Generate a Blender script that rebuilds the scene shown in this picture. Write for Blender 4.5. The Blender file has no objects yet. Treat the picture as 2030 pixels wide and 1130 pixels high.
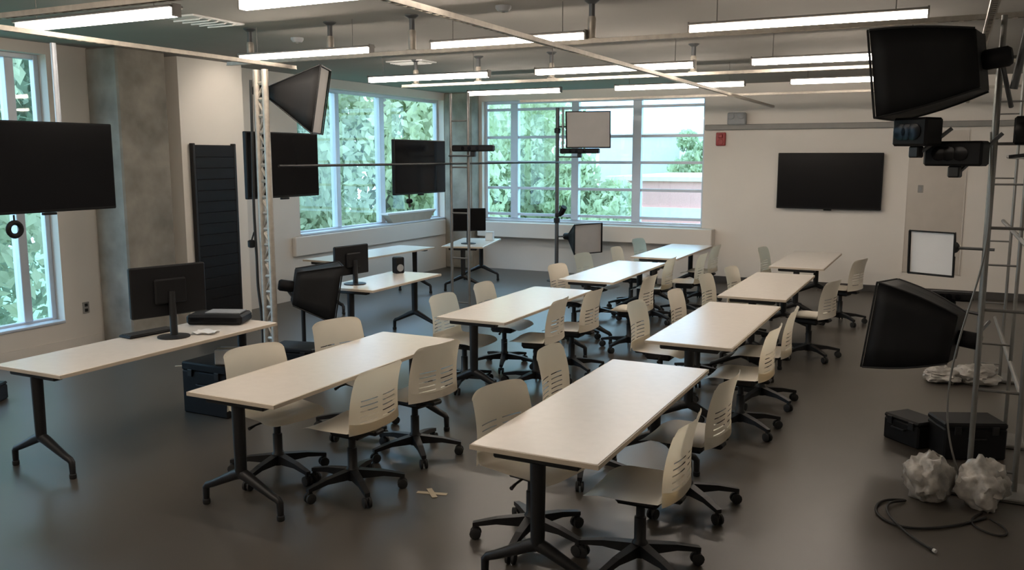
import bpy, bmesh, math, random
from mathutils import Vector, Matrix, Euler
R = math.radians
PI = math.pi
SC = bpy.context.scene
COL = SC.collection

# ------------------------------------------------------------------ camera
cam = bpy.data.cameras.new('camera')
cam.sensor_fit = 'HORIZONTAL'; cam.sensor_width = 36.0
cam.lens = 1740.0 / 2030.0 * 36.0
cam.clip_start = 0.05; cam.clip_end = 300
camo = bpy.data.objects.new('camera', cam); COL.objects.link(camo)
camo.location = (0, 0, 2.15)
camo.rotation_euler = (R(90 - 8.3), 0, R(26.4))
SC.camera = camo

# ------------------------------------------------------------------ sky
w = bpy.data.worlds.new('overcast_sky'); SC.world = w; w.use_nodes = True
nt = w.node_tree; nt.nodes.clear()
out = nt.nodes.new('ShaderNodeOutputWorld'); bg = nt.nodes.new('ShaderNodeBackground')
tc = nt.nodes.new('ShaderNodeTexCoord'); nz = nt.nodes.new('ShaderNodeTexNoise'); cr = nt.nodes.new('ShaderNodeValToRGB')
nz.inputs['Scale'].default_value = 2.2; nz.inputs['Detail'].default_value = 3
cr.color_ramp.elements[0].position = 0.35; cr.color_ramp.elements[0].color = (0.42, 0.66, 1.0, 1)
cr.color_ramp.elements[1].position = 0.65; cr.color_ramp.elements[1].color = (0.52, 0.75, 1.0, 1)
nt.links.new(tc.outputs['Generated'], nz.inputs['Vector']); nt.links.new(nz.outputs['Fac'], cr.inputs['Fac'])
nt.links.new(cr.outputs['Color'], bg.inputs['Color']); bg.inputs['Strength'].default_value = 5.5
nt.links.new(bg.outputs[0], out.inputs[0])

SC.view_settings.view_transform = 'Standard'
SC.view_settings.look = 'None'
SC.view_settings.gamma = 1.0
SC.view_settings.use_curve_mapping = False
SC.view_settings.exposure = 0.0
LAMP_STRENGTH = 41.0

# ------------------------------------------------------------------ materials
MATS = {}
def mat(name, col, rough=0.5, metal=0.0, var=0.06, scale=6.0, bump=0.0, bscale=60.0, spec=0.5, emit=None, estr=0.0, coords='Object', trans=0.0):
    m = bpy.data.materials.new(name); m.use_nodes = True
    n = m.node_tree.nodes; l = m.node_tree.links
    b = n['Principled BSDF']
    b.inputs['Roughness'].default_value = rough; b.inputs['Metallic'].default_value = metal
    b.inputs['Specular IOR Level'].default_value = spec
    t = n.new('ShaderNodeTexCoord'); x = n.new('ShaderNodeTexNoise'); x.inputs['Scale'].default_value = scale; x.inputs['Detail'].default_value = 4
    r = n.new('ShaderNodeValToRGB')
    a = [max(0, c * (1 - var)) for c in col]; d = [min(1, c * (1 + var)) for c in col]
    r.color_ramp.elements[0].position = 0.3; r.color_ramp.elements[0].color = (*a, 1)
    r.color_ramp.elements[1].position = 0.7; r.color_ramp.elements[1].color = (*d, 1)
    l.new(t.outputs[coords], x.inputs['Vector']); l.new(x.outputs['Fac'], r.inputs['Fac']); l.new(r.outputs['Color'], b.inputs['Base Color'])
    if bump:
        y = n.new('ShaderNodeTexNoise'); y.inputs['Scale'].default_value = bscale; y.inputs['Detail'].default_value = 5
        bp = n.new('ShaderNodeBump'); bp.inputs['Strength'].default_value = bump; bp.inputs['Distance'].default_value = 0.01
        l.new(t.outputs[coords], y.inputs['Vector']); l.new(y.outputs['Fac'], bp.inputs['Height']); l.new(bp.outputs['Normal'], b.inputs['Normal'])
    if emit:
        b.inputs['Emission Color'].default_value = (*emit, 1); b.inputs['Emission Strength'].default_value = estr
    if trans:
        b.inputs['Transmission Weight'].default_value = trans
    MATS[name] = m
    return m

def srgb(r, g, b):
    f = lambda c: ((c / 255 + 0.055) / 1.055) ** 2.4 if c > 10 else c / 255 / 12.92
    return (f(r), f(g), f(b))

M_floor = mat('floor_vinyl', (0.070, 0.061, 0.051), rough=0.33, var=0.10, scale=1.3, bump=0.03, bscale=180, spec=0.55)
M_ceil = mat('ceiling_paint', (0.28, 0.265, 0.245), rough=0.9, var=0.03, scale=2)
M_wall = mat('wall_paint', (0.73, 0.685, 0.63), rough=0.75, var=0.02, scale=1.5, bump=0.03, bscale=220)
M_wallp = mat('wall_paint_brightened', (0.90, 0.85, 0.78), rough=0.7, var=0.02, scale=1.5)  # wall paint made whiter to stand in for lamplight on the pilaster
M_conc = mat('bare_concrete', (0.30, 0.275, 0.235), rough=0.85, var=0.28, scale=3.2, bump=0.25, bscale=14)
M_base = mat('baseboard_rubber', (0.06, 0.055, 0.05), rough=0.6)
M_frame = mat('window_frame_metal', (0.62, 0.67, 0.74), rough=0.4, metal=0.2, var=0.03)
M_trim = mat('grey_trim', (0.27, 0.26, 0.245), rough=0.6)
M_lam = mat('table_laminate', (0.73, 0.67, 0.60), rough=0.27, var=0.02, scale=18, spec=0.5)
M_edge = mat('table_edge_band', (0.55, 0.47, 0.37), rough=0.5)
M_chair = mat('chair_plastic', (0.84, 0.78, 0.67), rough=0.42, var=0.02, scale=4, bump=0.03, bscale=300)
M_black = mat('black_metal', (0.011, 0.011, 0.012), rough=0.45, spec=0.4)
M_blackp = mat('black_plastic', (0.009, 0.009, 0.010), rough=0.55, bump=0.03, bscale=300, spec=0.2)
M_rubber = mat('black_rubber', (0.014, 0.014, 0.014), rough=0.7)
M_screen = mat('dark_screen', (0.006, 0.006, 0.007), rough=0.18, var=0.01, spec=0.12)
M_steel = mat('galvanised_steel', (0.40, 0.365, 0.315), rough=0.45, metal=0.4, var=0.12, scale=22)
M_alu = mat('aluminium_tube', (0.22, 0.215, 0.205), rough=0.45, metal=0.6, var=0.08, scale=12)
M_dkpipe = mat('dark_grey_pipe', (0.10, 0.105, 0.11), rough=0.5, metal=0.4)
M_softb = mat('softbox_nylon', (0.012, 0.012, 0.0125), rough=0.62, var=0.2, scale=4, bump=0.25, bscale=9, spec=0.2)
M_diff = mat('shaded_diffuser', (0.42, 0.40, 0.385), rough=0.9, var=0.03, bump=0.06, bscale=20)  # white fabric greyed in its colour to stand in for backlit shade
M_led = mat('led_diffuser', (0.9, 0.9, 0.9), rough=0.5, emit=(1.0, 0.87, 0.74), estr=LAMP_STRENGTH)
M_fix = mat('lamp_housing', (0.20, 0.19, 0.18), rough=0.5, metal=0.3)
M_red = mat('alarm_red', (0.30, 0.018, 0.02), rough=0.4)
M_white = mat('white_plastic', (0.72, 0.72, 0.71), rough=0.45, var=0.02)
M_grey = mat('grey_plastic', (0.25, 0.26, 0.27), rough=0.5)
M_bag = mat('cloudy_plastic_film', (0.36, 0.34, 0.31), rough=0.28, var=0.35, scale=9, bump=0.6, bscale=18, spec=0.6)
M_tan = mat('tan_board', (0.42, 0.37, 0.29), rough=0.6)
M_tape = mat('masking_tape', (0.42, 0.36, 0.26), rough=0.8)
M_boardw = mat('whiteboard_enamel', (0.52, 0.47, 0.415), rough=0.3, var=0.03)
M_bark = mat('tree_bark', (0.22, 0.20, 0.17), rough=0.95, var=0.3, scale=9, bump=0.4, bscale=14)
M_brick = mat('red_brick', (0.86, 0.40, 0.36), rough=0.9, var=0.12, scale=30)
M_lilac = mat('lavender_render', (0.80, 0.66, 0.72), rough=0.9, var=0.03)
M_cream = mat('pale_stone', (0.86, 0.76, 0.66), rough=0.9, var=0.05)
M_lawn = mat('lawn', (0.22, 0.36, 0.20), rough=1.0, var=0.3, scale=2)

def leaf_mat(name, col):
    m = bpy.data.materials.new(name); m.use_nodes = True
    n = m.node_tree.nodes; l = m.node_tree.links; n.clear()
    o = n.new('ShaderNodeOutputMaterial'); d = n.new('ShaderNodeBsdfDiffuse'); t = n.new('ShaderNodeBsdfTranslucent'); x = n.new('ShaderNodeMixShader')
    x.inputs[0].default_value = 0.45
    tcn = n.new('ShaderNodeTexCoord'); nzn = n.new('ShaderNodeTexNoise'); nzn.inputs['Scale'].default_value = 1.3; nzn.inputs['Detail'].default_value = 5
    rr = n.new('ShaderNodeValToRGB')
    rr.color_ramp.elements[0].position = 0.3; rr.color_ramp.elements[0].color = (*[c * 0.72 for c in col], 1)
    rr.color_ramp.elements[1].position = 0.7; rr.color_ramp.elements[1].color = (*[min(1, c * 1.25) for c in col], 1)
    l.new(tcn.outputs['Object'], nzn.inputs['Vector']); l.new(nzn.outputs['Fac'], rr.inputs['Fac'])
    l.new(rr.outputs['Color'], d.inputs['Color']); l.new(rr.outputs['Color'], t.inputs['Color'])
    l.new(d.outputs[0], x.inputs[1]); l.new(t.outputs[0], x.inputs[2]); l.new(x.outputs[0], o.inputs[0])
    return m
M_leaf = [leaf_mat('leaf_green', (0.42, 0.46, 0.31)), leaf_mat('leaf_pale_green', (0.58, 0.63, 0.42)), leaf_mat('leaf_deep_green', (0.34, 0.40, 0.29))]

def glass_mat():
    m = bpy.data.materials.new('window_glass'); m.use_nodes = True
    n = m.node_tree.nodes; l = m.node_tree.links; n.clear()
    o = n.new('ShaderNodeOutputMaterial'); t = n.new('ShaderNodeBsdfTransparent'); g = n.new('ShaderNodeBsdfGlossy'); x = n.new('ShaderNodeMixShader')
    lw = n.new('ShaderNodeLayerWeight'); lw.inputs['Blend'].default_value = 0.5
    pw = n.new('ShaderNodeMath'); pw.operation = 'POWER'; pw.inputs[1].default_value = 4.0
    fr = n.new('ShaderNodeMath'); fr.operation = 'MULTIPLY_ADD'; fr.inputs[1].default_value = 0.5; fr.inputs[2].default_value = 0.02
    l.new(lw.outputs['Facing'], pw.inputs[0]); l.new(pw.outputs[0], fr.inputs[0])
    nn = n.new('ShaderNodeTexNoise'); nn.inputs['Scale'].default_value = 0.6
    rr = n.new('ShaderNodeValToRGB'); rr.color_ramp.elements[0].color = (0.93, 0.98, 0.97, 1); rr.color_ramp.elements[1].color = (0.95, 0.99, 0.98, 1)
    l.new(nn.outputs['Fac'], rr.inputs['Fac']); l.new(rr.outputs['Color'], t.inputs['Color'])
    g.inputs['Roughness'].default_value = 0.02
    l.new(fr.outputs[0], x.inputs[0]); l.new(t.outputs[0], x.inputs[1]); l.new(g.outputs[0], x.inputs[2]); l.new(x.outputs[0], o.inputs[0])
    return m
M_glass = glass_mat()

# ------------------------------------------------------------------ mesh helpers
class MB:
    """collects shapes and links them as ONE mesh object"""
    def __init__(s): s.v = []; s.f = []
    def add(s, v, f):
        k = len(s.v); s.v += [tuple(p) for p in v]; s.f += [tuple(i + k for i in q) for q in f]; return s
    def box(s, c, d, rot=None, bev=0.0):
        cx, cy, cz = c; a, b, h = d[0] / 2, d[1] / 2, d[2] / 2
        if bev > 0:
            e = min(bev, a * .99, b * .99, h * .99)
            P = []
            for sx in (-1, 1):
                for sy in (-1, 1):
                    for sz in (-1, 1):
                        P += [(sx * a, sy * (b - e), sz * (h - e)), (sx * (a - e), sy * b, sz * (h - e)), (sx * (a - e), sy * (b - e), sz * h)]
            bm = bmesh.new(); vs = [bm.verts.new(p) for p in P]
            bmesh.ops.convex_hull(bm, input=vs); bmesh.ops.dissolve_limit(bm, angle_limit=0.01, verts=bm.verts, edges=bm.edges)
            bm.verts.index_update(); V = [v.co.copy() for v in bm.verts]; F = [[v.index for v in q.verts] for q in bm.faces]; bm.free()
        else:
            V = [Vector((x, y, z)) for x in (-a, a) for y in (-b, b) for z in (-h, h)]
            F = [(0, 1, 3, 2), (4, 6, 7, 5), (0, 4, 5, 1), (2, 3, 7, 6), (0, 2, 6, 4), (1, 5, 7, 3)]
        if rot is not None:
            m = rot if isinstance(rot, Matrix) else Euler(rot).to_matrix()
            V = [m @ v for v in V]
        return s.add([(v[0] + cx, v[1] + cy, v[2] + cz) for v in V], F)
    def span(s, x0, x1, y0, y1, z0, z1, bev=0.0):
        return s.box(((x0 + x1) / 2, (y0 + y1) / 2, (z0 + z1) / 2), (x1 - x0, y1 - y0, z1 - z0), bev=bev)
    def tube(s, pts, r, n=8, caps=True):
        pts = [Vector(p) for p in pts]; rs = r if isinstance(r, (list, tuple)) else [r] * len(pts)
        V = []; F = []; up = None
        for i, p in enumerate(pts):
            d = (pts[min(i + 1, len(pts) - 1)] - pts[max(i - 1, 0)]).normalized()
            if up is None or abs(up.dot(d)) > .99:
                up = Vector((0, 0, 1)) if abs(d.z) < .9 else Vector((1, 0, 0))
            a = up.cross(d).normalized(); b = d.cross(a).normalized(); up = b
            for k in range(n):
                t = 2 * PI * k / n; V.append(p + (a * math.cos(t) + b * math.sin(t)) * rs[i])
        for i in range(len(pts) - 1):
            for k in range(n):
                F.append((i * n + k, i * n + (k + 1) % n, (i + 1) * n + (k + 1) % n, (i + 1) * n + k))
        if caps:
            F.append(tuple(range(n - 1, -1, -1))); F.append(tuple((len(pts) - 1) * n + k for k in range(n)))
        return s.add(V, F)
    def bar(s, p, q, wdt, hgt):
        """rectangular bar from p to q"""
        p, q = Vector(p), Vector(q); d = (q - p); L = d.length; d.normalize()
        up = Vector((0, 0, 1)) if abs(d.z) < .95 else Vector((1, 0, 0))
        a = up.cross(d).normalized(); b = d.cross(a)
        V = [c + a * (i * wdt / 2) + b * (j * hgt / 2) for c in (p, q) for i, j in ((-1, -1), (1, -1), (1, 1), (-1, 1))]
        return s.add(V, [(3, 2, 1, 0), (4, 5, 6, 7), (0, 1, 5, 4), (1, 2, 6, 5), (2, 3, 7, 6), (3, 0, 4, 7)])
    def lathe(s, c, prof, n=14, axis='z'):
        V = []; F = []
        for (r, z) in prof:
            for k in range(n):
                t = 2 * PI * k / n; p = (r * math.cos(t), r * math.sin(t), z)
                if axis == 'x': p = (p[2], p[0], p[1])
                if axis == 'y': p = (p[1], p[2], p[0])
                V.append((p[0] + c[0], p[1] + c[1], p[2] + c[2]))
        m = len(prof)
        for i in range(m - 1):
            for k in range(n):
                F.append((i * n + k, i * n + (k + 1) % n, (i + 1) * n + (k + 1) % n, (i + 1) * n + k))
        F.append(tuple(range(n - 1, -1, -1))); F.append(tuple((m - 1) * n + k for k in range(n)))
        return s.add(V, F)
    def mesh(s, name, material, smooth=None):
        me = bpy.data.meshes.new(name); me.from_pydata([tuple(v) for v in s.v], [], s.f); me.update()
        bm = bmesh.new(); bm.from_mesh(me); bmesh.ops.recalc_face_normals(bm, faces=bm.faces); bm.to_mesh(me); bm.free()
        if smooth:
            me.shade_smooth(); me.set_sharp_from_angle(angle=R(smooth))
        me.materials.append(material); return me
    def build(s, name, material, parent=None, smooth=None):
        return link(name, s.mesh(name, material, smooth), parent)

def link(name, me, parent=None):
    o = bpy.data.objects.new(name, me); COL.objects.link(o)
    if parent: o.parent = parent
    return o
def tag(o, label=None, cat=None, group=None, kind=None):
    if label: o['label'] = label
    if cat: o['category'] = cat
    if group: o['group'] = group
    if kind: o['kind'] = kind
    return o
def thing(name, label, cat, loc=(0, 0, 0), rz=0.0, group=None):
    o = bpy.data.objects.new(name, None); o.empty_display_size = 0.1; COL.objects.link(o)
    o.location = loc; o.rotation_euler = (0, 0, rz)
    return tag(o, label, cat, group)
def copy_tree(o, parent=None):
    c = o.copy(); COL.objects.link(c); c.parent = parent
    for ch in list(o.children): copy_tree(ch, c)
    return c
def struct(name, mb, m, parent=None, smooth=None, label=None):
    o = mb.build(name, m, parent, smooth)
    if parent is None: tag(o, label, None, None, 'structure')
    return o

# ------------------------------------------------------------------ room shell
XL, XR, YF, YB, ZC = -8.8, 1.7, 15.1, -2.2, 3.36
struct('floor', MB().span(XL - .25, XR + .2, YB - .2, YF + .25, -.2, 0), M_floor, label='dark grey-brown vinyl floor with a soft sheen')
struct('ceiling', MB().span(XL - .25, XR + .2, YB - .2, YF + .25, ZC, ZC + .2), M_ceil, label='flat grey painted ceiling')
# left wall with two window openings
W1 = (2.6, 6.45, .31, 3.24); W2 = (10.5, 14.78, .96, 3.22)
m = MB()
m.span(XL - .25, XL, YB, W1[0], 0, ZC); m.span(XL - .25, XL, W1[0], W1[1], 0, W1[2]); m.span(XL - .25, XL, W1[0], W1[1], W1[3], ZC)
m.span(XL - .25, XL, W1[1], W2[0], 0, ZC); m.span(XL - .25, XL, W2[0], W2[1], 0, W2[2]); m.span(XL - .25, XL, W2[0], W2[1], W2[3], ZC)
m.span(XL - .25, XL, W2[1], YF + .25, 0, ZC)
struct('wall_left', m, M_wall, label='warm white wall with tall windows on the left')
# far wall with the window band
W3 = (-8.14, -3.82, .93, 3.20)
m = MB()
m.span(XL, W3[0], YF, YF + .25, 0, ZC); m.span(W3[0], W3[1], YF, YF + .25, 0, W3[2]); m.span(W3[0], W3[1], YF, YF + .25, W3[3], ZC); m.span(W3[1], XR, YF, YF + .25, 0, ZC)
struct('wall_far', m, M_wall, label='warm white far wall with a window band and screen')
struct('wall_right', MB().span(XR, XR + .2, YB, YF + .25, 0, ZC), M_wall, label='right side wall')
struct('wall_back', MB().span(XL - .25, XR + .2, YB - .2, YB, 0, ZC), M_wall, label='wall behind the viewer')
struct('baseboard_far', MB().span(-3.6, XR, YF - .015, YF, 0, .11), M_base, label='dark rubber baseboard along the far wall')
struct('baseboard_left', MB().span(XL, XL + .015, YB, 6.9, 0, .11), M_wall, label='painted baseboard along the left wall')
struct('trim_1', MB().span(-3.8, XR, YF - .09, YF, 2.60, 2.69, bev=.01), M_trim, label='grey horizontal rail high on the far wall')
# window ledge boxes
struct('trim_2', MB().span(-8.12, -3.58, YF - .26, YF, .64, .925, bev=.012), M_wall, label='boxed ledge under the far windows')
struct('trim_3', MB().span(XL, XL + .07, 10.3, 14.7, .66, .955, bev=.012), M_wall, label='boxed ledge under the left windows')
# columns
struct('concrete_column', MB().span(-8.8, -8.30, 6.93, 7.62, 0, ZC, bev=.02), M_conc, label='square bare concrete column beside the left window')
struct('corner_column', MB().span(-8.8, -8.2, 14.78, YF, 0, ZC, bev=.02), M_conc, label='bare concrete column in the corner between the windows')
struct('pilaster', MB().span(-8.8, -8.5, 7.98, 9.07, 0, ZC), M_wallp, label='boxed-out white wall, lamplight painted into its colour, beside the concrete column')

def window(name, label, axis, a0, a1, z0, z1, plane, mull, trans, inward, mw=.07):
    """axis 'y': window lies in plane x = plane and runs along y; axis 'x' the other way round. mull = list of (pos, width); trans = list of z."""
    root = thing(name, label, None); root['kind'] = 'structure'
    del_cat = root.get('category')
    def sp(b, p0, p1, q0, q1, r0, r1, bev=.006):
        if axis == 'y': b.span(p0, p1, q0, q1, r0, r1, bev)
        else: b.span(q0, q1, p0, p1, r0, r1, bev)
        return b
    d0, d1 = plane - .04, plane + .04
    fr = MB(); t = .055
    sp(fr, d0, d1, a0, a0 + t, z0, z1); sp(fr, d0, d1, a1 - t, a1, z0, z1); sp(fr, d0, d1, a0 + t, a1 - t, z0, z0 + t); sp(fr, d0, d1, a0 + t, a1 - t, z1 - t, z1)
    fr.build('window_frame', M_frame, root)
    sl = MB(); e = inward
    lo, hi = sorted((plane + (.04 if e > 0 else -.04), plane + e * .19)); sp(sl, lo, hi, a0, a1, z0 - .0, z0 + .03)
    sl.build('window_sill', M_frame, root)
    for (p, wd) in mull: sp(MB(), d0 - .02, d1 + .02, p - wd / 2, p + wd / 2, z0 + t, z1 - t).build('mullion', M_frame, root)
    cols = []; prev = a0 + t
    for (p, wd) in mull: cols.append((prev, p - wd / 2)); prev = p + wd / 2
    cols.append((prev, a1 - t))
    th = .05
    for (c0, c1) in cols:
        zs = [z0 + t]
        for z in trans:
            sp(MB(), d0 + .01, d1 - .01, c0, c1, z - th / 2, z + th / 2, .004).build('transom', M_frame, root); zs += [z - th / 2, z + th / 2]
        zs.append(z1 - t)
        for i in range(0, len(zs), 2):
            sp(MB(), plane - .004, plane + .004, c0, c1, zs[i], zs[i + 1], 0).build('pane', M_glass, root)
    return root
window('window_1', 'tall window at the left edge behind the hanging screen', 'y', W1[0], W1[1], W1[2], W1[3], -8.97, [(4.1, .09), (6.1, .10)], [], 1)
window('window_2', 'left wall window band of three panes looking into trees', 'y', W2[0], W2[1], W2[2], W2[3], -8.97, [(11.62, .10), (12.87, .13)], [], 1)
window('window_3', 'far wall window band divided by horizontal bars', 'x', W3[0], W3[1], W3[2], W3[3], YF + .16, [(-7.5, .15), (-6.25, .14), (-5.06, .16)], [3.04, 2.52, 2.05, 1.56, 1.06], -1)

# ------------------------------------------------------------------ tables
def make_table(label, loc, rz=0.0, L=2.08, W=.68, group=None):
    t = thing('folding_table', label, 'table', loc, rz, group)
    T = .735
    MB().box((0, 0, T - .013), (W, L, .026), bev=.006).build('table_top', M_lam, t)
    e = MB(); y = L / 2; x = W / 2
    e.span(-x - .003, x + .003, -y - .003, -y + .002, T - .026, T - .003); e.span(-x - .003, x + .003, y - .002, y + .003, T - .026, T - .003)
    e.span(-x - .003, -x + .002, -y, y, T - .026, T - .003); e.span(x - .002, x + .003, -y, y, T - .026, T - .003)
    e.build('edge_band', M_edge, t)
    MB().tube([(0, -y + .12, T - .065), (0, y - .12, T - .065)], .022, 8).build('support_beam', M_black, t, 40)
    for s in (-1, 1):
        yy = s * (y - .07)
        MB().box((0, yy, T - .045), (.46, .075, .038), bev=.008).build('bracket', M_black, t)
        MB().tube([(0, yy, T - .06), (0, yy, .24)], [.040, .036], 14).build('leg_column', M_black, t, 40)
        for q in (-1, 1):
            f = MB().tube([(0, yy, .25), (q * .05, yy, .232), (q * .235, yy, .145), (q * .28, yy, .128), (q * .296, yy, .11), (q * .298, yy, .035)], [.036, .034, .024, .023, .022, .020], 10).build('foot', M_black, t, 50)
            MB().lathe((q * .298, yy, 0), [(.020, .0), (.024, .006), (.024, .03), (.014, .04)], 10).build('glide', M_rubber, f, 40)
    return t
RX, LX = -1.72, -3.71
rows = [('R', 'right-hand row, nearest the viewer', RX, 3.68), ('R', 'right-hand row, second from the viewer', RX, 6.48), ('R', 'right-hand row, third from the viewer', RX - .02, 8.98), ('R', 'right-hand row, closest to the wall screen', RX, 11.72),
        ('L', 'middle row, nearest the viewer', LX - .04, 3.78), ('L', 'middle row, second from the viewer', LX, 6.64), ('L', 'middle row, third from the viewer', LX, 9.37), ('L', 'middle row, closest to the far windows', LX, 12.0)]
for side, txt, x, y0 in rows:
    make_table('white-topped folding table in the ' + txt, (x, y0 + 1.04, 0), 0, group='classroom tables')
make_table('white-topped desk at the left holding a monitor seen from behind', (-5.48, 4.74, 0), R(0), group='side desks')
make_table('white-topped side desk behind the black floor softbox with a monitor', (-5.83, 8.40, 0), R(2), L=1.5, group='side desks')
make_table('bright side desk standing below the left window band', (-7.65, 10.75, 0), R(-2), L=2.3, group='side desks')
make_table('small white desk with a monitor in the far left corner', (-7.12, 12.85, 0), R(16), L=1.5, group='side desks')

# ------------------------------------------------------------------ chairs
def shell_grid(fn, nu, nv, skip=lambda i, j: False, th=.012):
    bm = bmesh.new(); g = [[bm.verts.new(fn(i / nu, j / nv)) for j in range(nv + 1)] for i in range(nu + 1)]
    for i in range(nu):
        for j in range(nv):
            if not skip(i, j): bm.faces.new((g[i][j], g[i + 1][j], g[i + 1][j + 1], g[i][j + 1]))
    for v in [v for v in bm.verts if not v.link_faces]: bm.verts.remove(v)
    bmesh.ops.solidify(bm, geom=bm.faces[:], thickness=th)
    bmesh.ops.recalc_face_normals(bm, faces=bm.faces)
    return bm
def bm_obj(name, bm, m, parent, smooth=45):
    me = bpy.data.meshes.new(name); bm.to_mesh(me); bm.free(); me.shade_smooth(); me.set_sharp_from_angle(angle=R(smooth)); me.materials.append(m)
    return link(name, me, parent)
def make_chair():
    """faces local +Y, base centre at the origin"""
    t = thing('swivel_chair', 'x', 'chair')
    # seat shell: nearly flat, waterfall front, turned up rear
    def seat(u, v):
        x = 2 * (u - .5)
        half = .250 - .016 * max(0, (v - .5) / .5) ** 2
        if v > .9: half -= .035 * ((v - .9) / .1) ** 2
        z = .455 + .022 * abs(x) ** 3 * (1 - .5 * v) - .006 * math.sin(PI * v)
        y = -.238 + .485 * v
        if v < .14:
            k = (.14 - v) / .14; z += .060 * k ** 1.5; y += .050 * abs(x) ** 2.5 * k
        if v > .76: z -= .034 * ((v - .76) / .24) ** 2
        return (x * half, y, z)
    bm_obj('seat', shell_grid(seat, 14, 20, th=.028), M_chair, t)
    # backrest: bowed in plan, top flared back, small rounded corners, slots in its lower half
    def back(u, v):
        x = 2 * (u - .5)
        half = .258 - .022 * v
        if v > .92: half -= .030 * ((v - .92) / .08) ** 2
        z = .462 + .402 * v - .010 * abs(x) ** 6 * (v > .9)
        y = -.240 + .010 * math.sin(PI * v) - .045 * v ** 2.5 + .052 * abs(x) ** 2.4 * (1 - .25 * v)
        return (x * half, y, z)
    def slots(i, j): return (j in (10, 15, 20, 25, 30)) and (3 <= i <= 8 or 11 <= i <= 16)
    bm_obj('backrest', shell_grid(back, 20, 60, slots, th=.013), M_chair, t)
    MB().box((0, -.13, .425), (.10, .20, .035), bev=.012).build('back_support', M_black, t)
    MB().box((0, .0, .405), (.18, .24, .07), bev=.02).build('seat_mechanism', M_black, t)
    MB().tube([(.08, .03, .41), (.20, .05, .405), (.255, .06, .395)], [.008, .007, .012], 6).build('height_lever', M_black, t, 60)
    MB().lathe((0, 0, 0), [(.040, .075), (.044, .15), (.032, .165), (.032, .29), (.024, .295), (.024, .39)], 12).build('gas_lift', M_black, t, 40)
    arm = MB(); arm.add([(.02, -.027, .150), (.02, .027, .150), (.02, .027, .085), (.02, -.027, .085), (.20, -.021, .128), (.20, .021, .128), (.20, .021, .094), (.20, -.021, .094), (.335, -.016, .098), (.335, .016, .098), (.335, .016, .074), (.335, -.016, .074)],
            [(0, 1, 2, 3), (8, 11, 10, 9), (0, 4, 5, 1), (4, 8, 9, 5), (1, 5, 6, 2), (5, 9, 10, 6), (2, 6, 7, 3), (6, 10, 11, 7), (3, 7, 4, 0), (7, 11, 8, 4)])
    ame = arm.mesh('base_arm', M_black)
    cm = MB()
    for s in (-1, 1): cm.lathe((.320, s * .017, .033), [(.022, -.011), (.033, -.007), (.033, .007), (.022, .011)], 12, 'y')
    cm.tube([(.320, 0, .045), (.320, 0, .088)], .009, 6); cm.box((.320, 0, .055), (.04, .014, .03), bev=.004)
    cme = cm.mesh('caster', M_rubber, 40)
    for k in range(5):
        a = link('base_arm', ame, t); a.rotation_euler = (0, 0, R(18 + 72 * k))
        link('caster', cme, a)
    return t
NB = {0: 'nearest', 1: 'second', 2: 'third', 3: 'farthest'}
chairs = [ # row, table index, side (w = window side, s = screen-wall side), end (n, f), x, y, turn
 ('R', 0, 'w', 'n', -2.00, 4.28, 13), ('R', 0, 'w', 'f', -2.14, 5.38, -2), ('R', 0, 's', 'n', -1.34, 4.21, 0), ('R', 0, 's', 'f', -1.35, 5.16, 4),
 ('R', 1, 'w', 'n', -2.22, 7.45, 1), ('R', 1, 'w', 'f', -2.10, 8.28, 1), ('R', 1, 's', 'n', -1.38, 6.85, 2), ('R', 1, 's', 'f', -1.38, 7.72, -2),
 ('R', 2, 'w', 'n', -2.12, 9.55, 4), ('R', 2, 'w', 'f', -2.02, 10.35, 6), ('R', 2, 's', 'n', -1.27, 9.78, 14),
 ('R', 3, 'w', 'f', -2.12, 12.85, 6), ('R', 3, 's', 'n', -1.19, 12.02, 16),
 ('L', 0, 'w', 'n', -3.99, 4.45, 14), ('L', 0, 'w', 'f', -4.10, 5.50, 15), ('L', 0, 's', 'n', -3.36, 4.44, 2), ('L', 0, 's', 'f', -3.38, 5.22, 11),
 ('L', 1, 'w', 'n', -4.00, 7.05, 1), ('L', 1, 'w', 'f', -4.02, 7.92, -3), ('L', 1, 's', 'n', -3.40, 7.36, -3), ('L', 1, 's', 'f', -3.31, 8.02, 1),
 ('L', 2, 'w', 'n', -3.97, 9.68, 5), ('L', 2, 'w', 'f', -4.15, 10.95, 6), ('L', 2, 's', 'n', -3.14, 9.30, 1), ('L', 2, 's', 'f', -3.42, 11.05, -1),
 ('L', 3, 'w', 'n', -4.02, 11.95, 0), ('L', 3, 'w', 'f', -4.16, 13.35, 6), ('L', 3, 's', 'n', -3.18, 11.75, -1), ('L', 3, 's', 'f', -3.28, 12.95, 2)]
proto = make_chair(); first = True
for row, ti, side, end, x, y, a in chairs:
    c = proto if first else copy_tree(proto); first = False
    c.location = (x, y, 0); c.rotation_euler = (0, 0, (R(-90) if side == 'w' else R(90)) - R(a))
    alone = (row, ti, side) in (('R', 2, 's'), ('R', 3, 's'), ('R', 3, 'w'))
    rn = 'right-hand' if row == 'R' else 'middle'
    lab = 'white swivel chair, ' + ('window side' if side == 'w' else 'screen side') + ('' if alone else (', nearer end' if end == 'n' else ', farther end')) + ', of ' + NB[ti] + ' table in ' + rn + ' row'
    tag(c, lab, 'chair', 'white swivel chairs at the classroom tables')

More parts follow.
